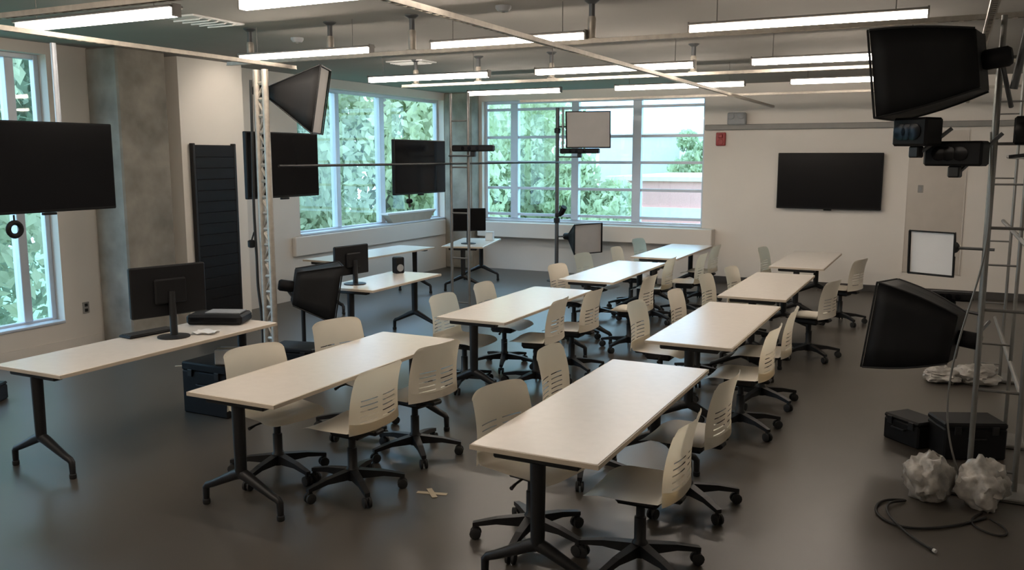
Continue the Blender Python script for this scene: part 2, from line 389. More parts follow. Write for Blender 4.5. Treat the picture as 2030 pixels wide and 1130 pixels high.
# ------------------------------------------------------------------ ceiling lights
def make_light(label, x0, x1, y, z=3.1):
    L = x1 - x0; t = thing('linear_pendant_light', label, 'ceiling light', ((x0 + x1) / 2, y, z), 0, 'linear pendant lights')
    MB().span(-L / 2, L / 2, -.060, .060, .005, .022, .004).build('housing', M_fix, t)
    MB().span(-L / 2 + .004, L / 2 - .004, -.032, .032, -.050, .004, .012).build('diffuser', M_led, t)
    for s in (-1, 1):
        MB().span(s * L / 2 - .006, s * L / 2 + .006, -.035, .035, -.050, .032).build('end_cap', M_fix, t)
        MB().tube([(s * (L / 2 - .2), 0, .03), (s * (L / 2 - .2), 0, ZC - z)], .004, 5).build('suspension_cable', M_fix, t)
lightrows = [(-.4, 'rearmost', [(-6.13, -4.56), (-4.0, -2.45)]), (1.95, 'overhead', [(-6.13, -4.56), (-4.0, -2.45)]), (4.30, 'first', [(-6.13, -4.56), (-4.0, -2.45)]), (6.58, 'second', [(-6.16, -4.65), (-4.02, -2.62), (-1.80, -.20)]),
             (9.06, 'third', [(-6.44, -4.79), (-4.2, -2.42), (-1.84, -.2)]), (11.62, 'fourth', [(-6.49, -5.0), (-4.19, -2.44), (-1.87, -.3)])]
for y, rn, segs in lightrows:
    for (x0, x1), pn in zip(segs, ('left', 'middle', 'right')):
        make_light('glowing linear ceiling light, %s one in the %s row from the viewer' % (pn, rn), x0, x1, y)

t = thing('added_downlight', 'unseen recessed downlight added to brighten the white pilaster', 'downlight', (-7.55, 8.72, ZC), 0)  # unseen lamp, added only to brighten the pilaster
MB().lathe((0, 0, 0), [(.085, 0), (.085, -.008), (.065, -.010)], 20).build('trim_ring', M_white, t, 40)
MB().lathe((0, 0, -.010), [(.06, 0), (.06, -.002)], 20).build('lens', mat('added_downlight_lens', (.9, .9, .9), emit=(1, .87, .74), estr=25.0), t)
ld = bpy.data.lights.new('added_downlight_beam', 'SPOT'); ld.energy = 30; ld.color = (1, .87, .74); ld.spot_size = R(100); ld.spot_blend = .8; ld.shadow_soft_size = .06
lo = bpy.data.objects.new('added_downlight_beam', ld); COL.objects.link(lo); lo.parent = t; lo.location = (0, 0, -.03); lo.rotation_euler = Vector((-.95, .0, -.75)).to_track_quat('-Z', 'Y').to_euler()

# ------------------------------------------------------------------ slotted steel ceiling grid
def make_strut(name_label, p, q, wd=.045, step=.075):
    p, q = Vector(p), Vector(q); L = (q - p).length
    t = thing('slotted_strut', name_label, 'strut', p, math.atan2((q - p).y, (q - p).x), 'slotted steel struts of the ceiling grid')
    b = MB()
    b.span(0, L, -wd / 2, -wd / 2 + .010, -.016, .016); b.span(0, L, wd / 2 - .010, wd / 2, -.016, .016)
    b.build('side_rail', M_steel, t)
    b = MB(); n = int(L / step)
    for i in range(n + 1): b.span(i * L / n - .016, i * L / n + .016, -wd / 2 + .010, wd / 2 - .010, -.016, -.010)
    o = b.build('slotted_web', M_steel, t); o['kind'] = 'stuff'
    return t
ZX, ZY = 3.03, 2.96
for y, nm in ((3.7, 'nearest the viewer'), (6.5, 'over the nearest tables'), (9.5, 'over the third tables'), (12.9, 'closest to the far wall')):
    make_strut('slotted steel strut running across the room ' + nm, (-6.25, y, ZX), (1.2, y, ZX))
for x, nm in ((-5.45, 'above the left desks'), (-2.66, 'between the two table rows'), (.15, 'above the right equipment')):
    make_strut('slotted steel strut running lengthwise ' + nm, (x, 1.5, ZY), (x, 6.5 if x < -5 else 14.9, ZY))
def make_hanger(label, x, y, zb):
    t = thing('hanger_rod', label, 'hanger', (x, y, zb), 0, 'hanger rods of the ceiling grid')
    h = ZC - zb
    MB().tube([(0, 0, .10), (0, 0, h)], .024, 10).build('rod', M_dkpipe, t, 40)
    MB().lathe((0, 0, 0), [(.028, -.01), (.034, 0), (.034, .14), (.028, .16)], 10).build('sleeve', M_steel, t, 40)
    MB().lathe((0, 0, h), [(.03, -.03), (.06, -.008), (.06, 0)], 12).build('ceiling_flange', M_dkpipe, t, 40)
    MB().box((0, 0, -.015), (.10, .05, .02), bev=.004).build('clamp', M_steel, t)
for nm, x, y in (('above the lattice post', -6.08, 6.62), ('right of the lattice post', -5.13, 6.62), ('centre left over the middle row', -4.25, 6.62), ('near the middle of the room', -2.59, 6.62),
                 ('near the far left post', -6.13, 9.62), ('above the far side desk', -5.23, 9.62), ('over the third middle-row table', -4.26, 9.62), ('over the third right-hand table', -2.58, 9.62)):
    make_hanger('steel hanger rod between ceiling and strut ' + nm, x, y, ZX + .045)

# ------------------------------------------------------------------ uprights on the left
def ladder_post(label, x, y, h, wd, rr, axis='x', step=.22, mt=None, diag=True, name='lattice_post'):
    mt = mt or M_steel
    t = thing(name, label, 'post', (x, y, 0), 0 if axis == 'x' else R(90), 'equipment posts')
    for s in (-1, 1): MB().tube([(s * wd / 2, 0, .03), (s * wd / 2, 0, h)], rr, 10).build('upright', mt, t, 40)
    n = int((h - .2) / step)
    for i in range(n + 1):
        z = .15 + i * step
        MB().tube([(-wd / 2, 0, z), (wd / 2, 0, z)], rr * .6, 6).build('rung', mt, t, 40)
        if diag and i < n: MB().tube([(-wd / 2 * (-1) ** i, 0, z), (wd / 2 * (-1) ** i, 0, z + step)], rr * .45, 6).build('lacing_bar', mt, t, 40)
    MB().box((0, 0, .015), (wd + .26, .34, .03), bev=.008).build('base_plate', mt, t)
    return t
ladder_post('pale steel lattice post standing in front of the left wall screen', -6.15, 6.82, 3.0, .11, .034, 'x', .16)
ladder_post('grey twin-tube post carrying a black sensor bar near the far left corner', -5.98, 10.45, 3.0, .27, .02, 'x', .62, M_alu, False, 'twin_post')
t = thing('slim_pole', 'slim dark pole from floor to grid in front of the far windows', 'post', (-6.08, 14.0, 0), 0, 'equipment posts')
MB().tube([(0, 0, .02), (0, 0, 2.98)], .034, 12).build('upright', M_dkpipe, t, 40)
MB().lathe((0, 0, 0), [(.17, 0), (.17, .015), (.05, .03), (.05, .07)], 16).build('base_plate', M_dkpipe, t, 40)
MB().tube([(.1, 0, 2.2), (.1, 0, 2.98)], .02, 8).build('upper_tube', M_alu, t, 40)
for z in (1.02, 2.55): MB().lathe((0, 0, z), [(.04, 0), (.055, .01), (.055, .08), (.04, .09)], 10).build('collar', M_black, t, 40)
tag(MB().tube([(-6.03, 6.9, 2.06), (-6.03, 13.97, 2.06)], .014, 8).build('guard_pipe', M_black, None, 40), 'long thin grey pipe joining the left posts across the screens', 'pipe')

# ------------------------------------------------------------------ screens
def make_screen(label, loc, rz, wd, hg, bracket=.12, drop=None):
    """screen faces local +X; centre of its back at loc"""
    t = thing('flat_screen', label, 'screen', loc, rz)
    MB().box((.03, 0, 0), (.05, wd, hg), bev=.008).build('housing', M_blackp, t)
    MB().box((.056, 0, .004), (.006, wd - .03, hg - .035)).build('display_panel', M_screen, t)
    MB().box((-bracket / 2 + .005, 0, 0), (bracket, .30, .22), bev=.01).build('mount_bracket', M_black, t)
    MB().box((.04, 0, -hg / 2 - .012), (.03, .12, .02), bev=.004).build('sensor_bump', M_blackp, t)
    if drop:
        MB().tube([(-.04, drop[0], 0), (-.04, drop[0], drop[1])], .022, 10).build('drop_pole', M_frame, t, 40)
    return t
make_screen('large black screen hanging in front of the window at the left edge', (-6.45, 4.63, 2.07), R(0), 1.25, .71, drop=(.20, .98))
make_screen('black screen behind the pale lattice post', (-6.38, 7.33, 2.065), R(0), 1.12, .68, .10)
make_screen('black screen hanging in front of the left window band', (-6.30, 9.90, 2.02), R(0), 1.24, .70, .10)
make_screen('large black screen mounted on the far white wall', (-1.755, 15.02, 1.765), R(-90), 1.60, .90, .085)

def make_webcam(label, loc, ring=False):
    t = thing('webcam', label, 'camera', loc, 0)
    if ring:
        b = MB(); n = 20; k = 8; V = []; F = []
        for i in range(n):
            for j in range(k):
                a = 2 * PI * i / n; c = 2 * PI * j / k; r = .052 + .020 * math.cos(c)
                V.append((.02 * math.sin(c), r * math.cos(a), r * math.sin(a)))
        for i in range(n):
            for j in range(k): F.append((i * k + j, ((i + 1) % n) * k + j, ((i + 1) % n) * k + (j + 1) % k, i * k + (j + 1) % k))
        b.add(V, F).build('ring_body', M_blackp, t, 60)
        MB().tube([(0, 0, .06), (0, 0, .11)], .008, 6).build('clip', M_black, t)
    else:
        MB().box((0, 0, 0), (.05, .10, .06), bev=.015).build('camera_body', M_blackp, t)
        MB().lathe((.03, 0, 0), [(.018, -.01), (.018, .012), (.012, .016)], 10, 'x').build('lens', M_screen, t, 40)
        MB().tube([(0, 0, .02), (0, 0, .085)], .010, 6).build('clip', M_black, t)
        MB().tube([(0, 0, -.02), (.01, 0, -.075)], [.012, .02], 6).build('handle', M_black, t, 40)
    return t
make_webcam('small black ring camera under the hanging screen at the left edge', (-6.41, 4.33, 1.60), True)
make_webcam('small black camera clipped under the screen by the left window band', (-6.26, 9.62, 1.585))

def make_monitor(label, loc, rz, wd, hg, zc, base=True):
    """desktop monitor facing local +X, stand base at loc"""
    t = thing('desktop_monitor', label, 'monitor', loc, rz)
    MB().box((0, 0, zc), (.045, wd, hg), bev=.010).build('housing', M_blackp, t)
    MB().box((.0235, 0, zc + .004), (.004, wd - .02, hg - .03)).build('display_panel', M_screen, t)
    MB().box((-.035, 0, zc), (.035, wd * .42, hg * .5), bev=.012).build('rear_cover', M_blackp, t)
    MB().tube([(-.06, 0, .015), (-.055, 0, zc)], [.030, .026], 10).build('stand_neck', M_black, t, 40)
    MB().lathe((-.05, 0, 0), [(.125, 0), (.125, .010), (.05, .02)], 20).build('stand_base', M_black, t, 40)
    return t
DZ = .735
make_monitor('black desktop monitor seen from behind on the left desk', (-5.50, 4.95, DZ), R(180 - 16), .62, .40, .37)
make_monitor('dark desktop monitor on the desk behind the floor softbox', (-5.98, 7.98, DZ), R(180 - 8), .52, .33, .27)
make_monitor('dark monitor on the small desk in the far left corner', (-7.02, 12.55, DZ), R(-52), .56, .37, .40)

t = thing('keyboard', 'black keyboard lying on the left desk before the monitor', 'keyboard', (-5.72, 4.93, DZ), R(-6))
MB().box((0, 0, .011), (.15, .44, .018), bev=.006).build('keyboard_body', M_blackp, t)
for r_ in range(5): MB().span(-.062 + r_ * .026, -.040 + r_ * .026, -.205, .205, .019, .026, .002).build('key_row', M_black, t)
t = thing('docking_device', 'flat black device lying on the far end of the left desk', 'device', (-5.58, 5.56, DZ), R(24))
MB().box((0, 0, .045), (.48, .28, .085), bev=.02).build('device_body', M_blackp, t); MB().box((0, -.142, .045), (.40, .006, .03)).build('front_slot', M_screen, t)
MB().box((.05, .02, .093), (.30, .18, .012), bev=.003).build('lid', M_grey, t)
t = thing('paper_sheet', 'crumpled pale sheet on the left desk beside the monitor base', 'paper', (-5.33, 5.15, DZ), R(20))
b = MB(); rnd = random.Random(4); V = []; F = []
for i in range(7):
    for j in range(6): V.append((-.10 + i * .033, -.08 + j * .032, .004 + rnd.random() * .022))
for i in range(6):
    for j in range(5): F.append((i * 6 + j, (i + 1) * 6 + j, (i + 1) * 6 + j + 1, i * 6 + j + 1))
b.add(V, F); o = b.build('sheet', M_white, t); md = o.modifiers.new('thickness', 'SOLIDIFY'); md.thickness = .002

def make_case(label, loc, rz, d, name='equipment_case', cat='case'):
    t = thing(name, label, cat, loc, rz)
    MB().box((0, 0, d[2] * .42), (d[0], d[1], d[2] * .84), bev=.012).build('case_body', M_blackp, t)
    MB().box((0, 0, d[2] * .92), (d[0] * 1.01, d[1] * 1.01, d[2] * .16), bev=.012).build('lid', M_blackp, t)
    for s in (-1, 1): MB().box((s * d[0] * .3, -d[1] / 2 - .006, d[2] * .80), (.05, .012, .06), bev=.003).build('latch', M_black, t)
    MB().tube([(-.06, -d[1] / 2 - .004, d[2] * .6), (-.06, -d[1] / 2 - .03, d[2] * .6), (.06, -d[1] / 2 - .03, d[2] * .6), (.06, -d[1] / 2 - .004, d[2] * .6)], .007, 6).build('handle', M_black, t, 60)
    return t
make_case('black equipment case on the floor under the left desk', (-5.48, 5.45, 0), R(0), (.50, .40, .44))
t = thing('white_carton', 'small white carton on top of the black case under the desk', 'box', (-5.30, 5.40, .443), R(25))
MB().box((0, 0, .06), (.24, .16, .12), bev=.004).build('carton_body', M_white, t); MB().box((0, 0, .123), (.245, .05, .004)).build('tape_strip', M_tape, t)
make_case('black equipment case on the floor behind the pale lattice post', (-5.72, 6.72, 0), R(12), (.48, .34, .30))
make_case('low black case at the left edge of the floor', (-7.56, 4.70, 0), R(30), (.30, .22, .16))
t = thing('desk_speaker', 'small black loudspeaker on the far end of the side desk', 'speaker', (-6.02, 8.98, DZ), R(-30))
MB().box((0, 0, .10), (.11, .12, .20), bev=.012).build('speaker_body', M_blackp, t); MB().lathe((.056, 0, .07), [(.045, -.004), (.045, .004), (.02, .001)], 14, 'x').build('driver', M_grey, t, 40)
t = thing('paper_cup_box', 'small white box on the corner desk before the far window', 'box', (-7.02, 13.28, DZ), R(16))
MB().box((0, 0, .07), (.13, .13, .14), bev=.006).build('box_body', M_white, t); MB().box((0, 0, .143), (.135, .135, .012), bev=.003).build('lid', M_white, t)
t = thing('tapered_tray', 'long pale tapered tray on the window ledge below the hanging screen', 'tray', (-8.85, 13.6, .992), 0)
b = MB(); h = .15
b.add([(-.06, -.62, 0), (.06, -.62, 0), (.06, .62, 0), (-.06, .62, 0), (-.075, -.78, h), (.075, -.78, h), (.075, .78, h), (-.075, .78, h)], [(3, 2, 1, 0), (4, 5, 6, 7), (0, 1, 5, 4), (1, 2, 6, 5), (2, 3, 7, 6), (3, 0, 4, 7)])
b.build('tray_body', M_tan, t); MB().box((0, 0, h + .012), (.165, 1.60, .035), bev=.008).build('rim', M_white, t)

# tall black panel on the pilaster
t = thing('tall_black_panel', 'tall narrow black slatted panel leaning on the white pilaster', 'panel', (-8.5, 8.47, 0), 0)
MB().span(.0, .05, -.35, .35, 0.02, 2.30, .006).build('backing', M_blackp, t)
for i in range(16): MB().span(.05, .062, -.33, .33, .05 + i * .14, .05 + i * .14 + .136, .003).build('slat', M_blackp, t)
for s in (-1, 1): MB().span(.0, .066, s * .35 - .02, s * .35 + .02, 0, 2.32, .006).build('side_frame', M_black, t)

# ------------------------------------------------------------------ softboxes
def make_softbox(label, head, front, wd, hg, roll=0.0, arm=None, bulge=.0, head_size=.05, front_mat=None):
    """head: apex position, front: centre of the diffuser"""
    head, front = Vector(head), Vector(front); d = front - head; L = d.length; X = d.normalized()
    Y = Vector((0, 0, 1)).cross(X).normalized(); Z = X.cross(Y)
    mtx = Matrix((X, Y, Z)).transposed().to_4x4() @ Matrix.Rotation(roll, 4, 'X'); mtx.translation = head
    t = thing('softbox', label, 'softbox', (0, 0, 0), 0, 'studio softboxes'); t.matrix_world = mtx
    n = 6; s0 = head_size
    def ring(u):
        k = u + bulge * math.sin(PI * u); return (s0 + (wd / 2 - s0) * k, s0 + (hg / 2 - s0) * k, .04 + (L - .04) * u)
    cs = [(-1, -1), (1, -1), (1, 1), (-1, 1)]
    for k in range(4):
        a, c = cs[k], cs[(k + 1) % 4]; V = []; F = []
        for i in range(n + 1):
            w_, h_, x = ring(i / n)
            for j in range(5):
                q = j / 4; sag = 1 - .05 * math.sin(PI * q) * math.sin(PI * i / n)
                V.append((x, (a[0] * (1 - q) + c[0] * q) * w_ * sag, (a[1] * (1 - q) + c[1] * q) * h_ * sag))
        for i in range(n):
            for j in range(4): F.append((i * 5 + j, (i + 1) * 5 + j, (i + 1) * 5 + j + 1, i * 5 + j + 1))
        o = MB().add(V, F).build('fabric_side', M_softb, t, 50); md = o.modifiers.new('thickness', 'SOLIDIFY'); md.thickness = .004
    for a in cs:
        pts = [(ring(i / n)[2], a[0] * (ring(i / n)[0] + .003), a[1] * (ring(i / n)[1] + .003)) for i in range(n + 1)]
        MB().tube(pts, .006, 6).build('rib', M_black, t, 60)
    lip = MB()
    for k in range(4):
        a, c = cs[k], cs[(k + 1) % 4]; lip.bar((L + .01, a[0] * wd / 2, a[1] * hg / 2), (L + .01, c[0] * wd / 2, c[1] * hg / 2), .012, .012)
    lip.build('front_rim', M_softb, t)
    MB().box((L - .012, 0, 0), (.006, wd - .02, hg - .02)).build('diffuser', front_mat or M_diff, t)
    MB().box((.045, 0, 0), (.02, 2 * s0, 2 * s0), bev=.006).build('back_panel', M_softb, t)
    MB().lathe((0, 0, 0), [(.045, -.12), (.06, -.10), (.06, .02), (.05, .04)], 14, 'x').build('lamp_head', M_blackp, t, 40)
    if arm:
        p = mtx.inverted() @ Vector(arm)
        MB().tube([(-.06, 0, 0), p], .014, 8).build('mounting_arm', M_dkpipe, t, 40)
    return t
make_softbox('black softbox high on the lattice post facing right, above a screen', (-6.24, 6.98, 2.80), (-5.75, 7.24, 2.71), .56, .66, R(0), arm=(-6.12, 6.82, 2.80))
make_softbox('black softbox on a floor stand beside the lattice post', (-6.08, 7.06, .82), (-5.74, 7.38, .74), .46, .60, R(0), arm=(-6.02, 7.18, .55), head_size=.17)
make_softbox('softbox with shade painted on its front, high on the slim pole before the far windows', (-5.56, 14.22, 2.66), (-5.46, 13.85, 2.60), .74, .60, R(0), arm=(-6.05, 14.0, 2.66))
make_softbox('low softbox with shade painted on its front, below the far windows beside the slim pole', (-5.88, 14.08, .78), (-5.44, 13.86, .78), .62, .50, R(0), arm=(-6.05, 14.0, .78))
# right hand side
make_softbox('big black softbox at the upper right corner facing left', (.16, 6.02, 2.72), (-.41, 6.12, 2.645), .60, .52, R(0), arm=(.30, 6.2, 2.45), bulge=.14, head_size=.17)
make_softbox('big black softbox at right above the floor cases', (.15, 6.92, .87), (-.40, 7.02, .93), .60, .62, R(4), arm=(.32, 7.25, .95), bulge=.14, head_size=.17)
make_softbox('white-fronted softbox at right before the far wall', (.03, 9.50, 1.27), (-.12, 9.14, 1.25), .42, .41, R(0), arm=(.42, 9.55, 1.27), head_size=.07, front_mat=M_white)
t = thing('floor_stand', 'slim black stand carrying the floor softbox near the lattice post', 'stand', (-6.02, 7.18, 0), 0)
MB().tube([(0, 0, .04), (0, 0, .60)], .022, 8).build('pole', M_black, t, 40)
for k in range(3):
    a = R(20 + 120 * k); MB().tube([(0, 0, .22), (.30 * math.cos(a), .30 * math.sin(a), .012)], .012, 6).build('leg', M_black, t, 40)

# ------------------------------------------------------------------ depth sensor bars
def make_sensor(label, loc, rz, wd=.60, hg=.085, arm=None, dp=.09):
    t = thing('sensor_bar', label, 'sensor', loc, rz, 'black sensor bars on the posts')
    MB().box((0, 0, 0), (wd, dp, hg), bev=.014).build('sensor_body', M_blackp, t)
    for k in (-.22, -.06, .14): MB().lathe((k * wd, -dp / 2, 0), [(hg * .30, .01), (hg * .30, -.006), (hg * .2, -.008)], 12, 'y').build('lens', M_screen, t, 40)
    MB().box((0, 0, -hg / 2 - .035), (.07, .06, .07), bev=.008).build('tilt_foot', M_black, t)
    if arm: MB().tube([(0, 0, -hg / 2 - .06), arm], .013, 6).build('support_arm', M_dkpipe, t, 40)
    return t
make_sensor('black sensor bar on the twin-tube post', (-5.72, 10.36, 2.265), R(4), .60, arm=(-.40, .08, -.10))
make_sensor('black sensor bar under the shade-greyed softbox at the far windows', (-5.62, 13.88, 2.25), R(0), .70, arm=(-.46, .12, -.10))
make_sensor('fat rounded black sensor below the upper right softbox', (-.20, 5.95, 2.30), R(-35), .24, .17, arm=(.16, .10, .02), dp=.16)
make_sensor('black sensor cluster block behind the upper right softbox', (.02, 6.05, 2.17), R(-20), .34, .15, arm=(.22, .10, .12), dp=.14)
make_sensor('black sensor at the right edge of the rig', (.43, 6.22, 2.31), R(-10), .20, .17, arm=(-.12, .0, -.16), dp=.12)
make_sensor('black sensor bar on top of the low right softbox', (.06, 7.42, 1.10), R(4), .30, .07, arm=(.2, -.05, -.12), dp=.09)
t = thing('clamp_lamp', 'small black clamp lamp on the slim pole at window ledge height', 'lamp', (-6.04, 13.97, 1.18), 0)
MB().tube([(.02, 0, -.03), (.07, -.02, .02), (.13, -.05, .12)], [.03, .05, .055], 10).build('lamp_head', M_blackp, t, 40); MB().box((.0, 0, -.02), (.09, .09, .06), bev=.01).build('clamp', M_black, t)

# ------------------------------------------------------------------ right rig
ladder_post('grey ladder-like rig post at the right edge behind the sandbags', .36, 6.25, 3.0, .26, .018, 'x', .52, M_alu, False, 'rig_post')
ladder_post('grey ladder-like rig post at right behind the low black softbox', .38, 7.44, 3.0, .22, .014, 'x', .6, M_alu, False, 'rig_post')
ladder_post('grey rig post at right closest to the far wall', .44, 9.6, 3.0, .22, .014, 'x', .6, M_alu, False, 'rig_post')
tag(MB().tube([(.30, 6.1, 2.55), (.40, 6.0, 3.30)], .022, 8).build('leaning_brace', M_dkpipe, None, 40), 'dark brace leaning up from the rig to the ceiling at upper right', 'brace')
for z, nm in ((2.15, 'upper'), (1.55, 'middle'), (.62, 'lower')):
    tag(MB().tube([(.50, 6.3, z), (.47, 9.52, z)], .017, 8).build('side_pipe', M_alu, None, 40), nm + ' thin grey pipe linking the rig posts at right', 'pipe')
make_case('left one of two black cases on the floor at right', (-.14, 7.15, 0), R(-42), (.34, .24, .20))
make_case('bigger black case on the floor at right under the softbox', (.22, 7.02, 0), R(24), (.44, .30, .27))

def make_bag(label, loc, sx, sy, sz, seed, rz=0):
    t = thing('sandbag', label, 'sandbag', loc, rz, 'weight bags wrapped in cloudy plastic')
    rnd = random.Random(seed); bm = bmesh.new(); bmesh.ops.create_icosphere(bm, subdivisions=4, radius=1)
    from mathutils import noise
    for v in bm.verts:
        p = v.co.copy(); o3 = Vector((seed * 3.1, seed * 1.7, 0))
        r = .92 + .34 * noise.noise(p * 1.6 + o3) + .34 * abs(noise.noise(p * 3.4 + o3)) + .16 * abs(noise.noise(p * 8.0 + o3))
        v.co = Vector((p.x * r * sx, p.y * r * sy, max(-.0, (p.z * r * .62 + .55)) * sz))
    bm_obj('bag_body', bm, M_bag, t, 60)
    b = MB()
    b.tube([(0, 0, sz * 1.02), (.015, .0, sz * 1.12), (.03, .01, sz * 1.2)], [.03, .014, .03], 9).build('knotted_neck', M_bag, t, 60)
    return t
make_bag('clear plastic wrapped weight bag by the cable, left of two', (.0, 5.95, 0), .135, .15, .25, 1)
make_bag('clear plastic wrapped weight bag by the cable, right of two', (.30, 5.95, 0), .135, .15, .25, 2)
make_bag('small pale plastic bag on the floor under the low softbox', (.05, 9.25, 0), .16, .14, .12, 3)
make_bag('grey plastic weight bag by the rear rig post', (.33, 9.32, 0), .20, .16, .16, 4)

def cable(name, label, pts, r, m=M_rubber, plug=None, n=6):
    c = bpy.data.curves.new(name, 'CURVE'); c.dimensions = '3D'; c.bevel_depth = r; c.bevel_resolution = 2; c.resolution_u = 8
    s = c.splines.new('NURBS'); s.points.add(len(pts) - 1); s.use_endpoint_u = True; s.order_u = 4
    for p, q in zip(s.points, pts): p.co = (*q, 1)
    o = bpy.data.objects.new(name, c); dg = None
    COL.objects.link(o); bpy.context.view_layer.update()
    me = bpy.data.meshes.new_from_object(o.evaluated_get(bpy.context.evaluated_depsgraph_get())); bpy.data.objects.remove(o)
    me.materials.clear(); me.materials.append(m); me.shade_smooth()
    t = thing(name, label, 'cable'); link('cord', me, t)
    if plug: plug(t)
    return t
def plug_end(t):
    MB().tube([(.03, 5.13, .014), (.045, 5.112, .014)], .013, 8).build('plug', M_rubber, t, 40); MB().tube([(.045, 5.112, .014), (.058, 5.098, .014)], .011, 8).build('plug_tip', M_white, t, 40)
cable('power_cable', 'black power cable looping over the floor at lower right with pale plug', [(.32, 5.75, .01), (.18, 5.55, .01), (.02, 5.42, .01), (-.12, 5.36, .01), (-.25, 5.45, .01), (-.30, 5.62, .01), (-.25, 5.80, .01), (-.10, 5.84, .01), (-.15, 5.78, .018), (-.23, 5.72, .018), (-.22, 5.52, .02), (-.14, 5.36, .022), (-.06, 5.22, .012), (.03, 5.13, .012)], .008, plug=plug_end)
cable('trailing_cable', 'thin black cable trailing along the floor behind the power cable', [(.30, 5.82, .008), (.20, 5.66, .008), (.30, 5.50, .008), (.42, 5.48, .008), (.44, 5.62, .008), (.34, 5.74, .008)], .006)
cable('hanging_cable', 'pale cable drooping from the rig between softbox and floor at right', [(.20, 6.1, 2.30), (.22, 6.08, 2.0), (.25, 6.1, 1.6), (.12, 6.12, 1.1), (.05, 6.12, .6), (.10, 6.1, .3), (.2, 6.1, .05)], .006, M_alu)
cable('post_cable', 'black cable running down the left side of the lattice post', [(-6.24, 6.78, 2.9), (-6.25, 6.78, 2.2), (-6.28, 6.78, 1.6), (-6.25, 6.78, 1.1), (-6.27, 6.78, .8), (-6.22, 6.80, .5), (-6.25, 6.8, .04)], .014)
t = thing('cable_connector', 'black round connector hanging beside the lattice post', 'connector', (-6.30, 6.76, 1.28), 0)
MB().lathe((0, 0, 0), [(.02, -.04), (.038, -.03), (.038, .03), (.02, .04)], 10).build('connector_body', M_blackp, t, 40); MB().tube([(0, 0, .03), (.03, .01, .12)], .008, 6).build('strain_relief', M_rubber, t, 40)

# ------------------------------------------------------------------ wall and ceiling fittings
t = thing('fire_alarm', 'small red fire alarm on the far wall beside the windows', 'alarm', (-3.53, YF, 2.45), 0)
MB().box((0, -.03, 0), (.16, .06, .22), bev=.01).build('alarm_body', M_red, t); MB().box((0, -.07, .045), (.07, .03, .06), bev=.008).build('strobe', M_red, t); MB().lathe((0, -.062, -.05), [(.05, 0), (.045, -.008), (.02, -.01)], 12, 'y').build('sounder', M_red, t, 40)
t = thing('emergency_light', 'grey emergency light box above the red alarm', 'emergency light', (-3.25, YF - .09, 2.78), 0)
MB().box((0, -.05, -.0), (.30, .10, .20), bev=.015).build('battery_box', M_grey, t)
for s in (-1, 1): MB().lathe((s * .08, -.10, .04), [(.035, .02), (.05, -.03), (.05, -.045), (.035, -.05)], 12, 'y').build('lamp_head', M_grey, t, 40)
t = thing('wall_board', 'pale board panel on the far wall right of the screen', 'board', (-.2, YF, 1.45), 0)
MB().box((0, -.012, 0), (.80, .02, 2.2), bev=.003).build('board_surface', M_boardw, t)
for s in (-1, 1): MB().box((s * .405, -.014, 0), (.012, .028, 2.22)).build('edge_strip', M_wall, t)
t = thing('wall_switch', 'small grey switch plate on the pale wall board', 'switch', (-.41, YF - .022, 1.66), 0)
MB().box((0, -.006, 0), (.075, .012, .115), bev=.004).build('plate', M_trim, t); MB().box((0, -.014, 0), (.03, .008, .06), bev=.002).build('rocker', M_grey, t)
t = thing('wall_outlet', 'small grey wall outlet beside the concrete column', 'outlet', (XL, 6.72, .44), 0)
MB().box((.006, 0, 0), (.012, .085, .13), bev=.004).build('plate', M_trim, t)
for s in (-1, 1): MB().box((.013, 0, s * .03), (.006, .04, .035), bev=.002).build('socket', M_black, t)
def vent(label, x, y, wx, wy):
    t = thing('ceiling_vent', label, 'vent', (x, y, ZC), 0, 'ceiling vents')
    MB().box((0, 0, -.008), (wx, wy, .016), bev=.004).build('frame', M_white, t)
    for i in range(5): MB().box((0, (i - 2) * wy * .16, -.022), (wx * .86, wy * .09, .012), rot=(R(25), 0, 0)).build('louvre', M_white, t)
vent('pale ceiling vent at upper left beside the first light row', -6.05, 6.03, .35, .62)
vent('pale ceiling vent over the far side desk', -6.28, 9.75, .55, .35)
for nm, x, y in (('near the lattice post', -6.1, 7.33), ('over the middle of the room', -3.33, 6.55)):
    t = thing('smoke_detector', 'small round ceiling detector ' + nm, 'detector', (x, y, ZC), 0)
    MB().lathe((0, 0, 0), [(.065, 0), (.065, -.02), (.045, -.045), (.015, -.05)], 16).build('detector_body', M_grey, t, 40); MB().lathe((0, 0, -.05), [(.012, 0), (.012, -.006)], 8).build('sensor_tip', M_trim, t)
t = thing('tape_mark', 'tan masking tape cross on the floor between the front tables', 'tape', (-2.87, 4.62, 0), R(15))
MB().box((0, 0, .002), (.20, .035, .002)).build('tape_strip', M_tape, t); MB().box((0, 0, .0035), (.035, .16, .002), rot=(0, 0, R(30))).build('tape_strip', M_tape, t)
t = thing('tape_mark', 'faint tape cross on the floor behind the left desk', 'tape', (-7.0, 6.48, 0), R(40))
MB().box((0, 0, .002), (.22, .03, .002)).build('tape_strip', M_tape, t); MB().box((0, 0, .0035), (.03, .18, .002)).build('tape_strip', M_tape, t)

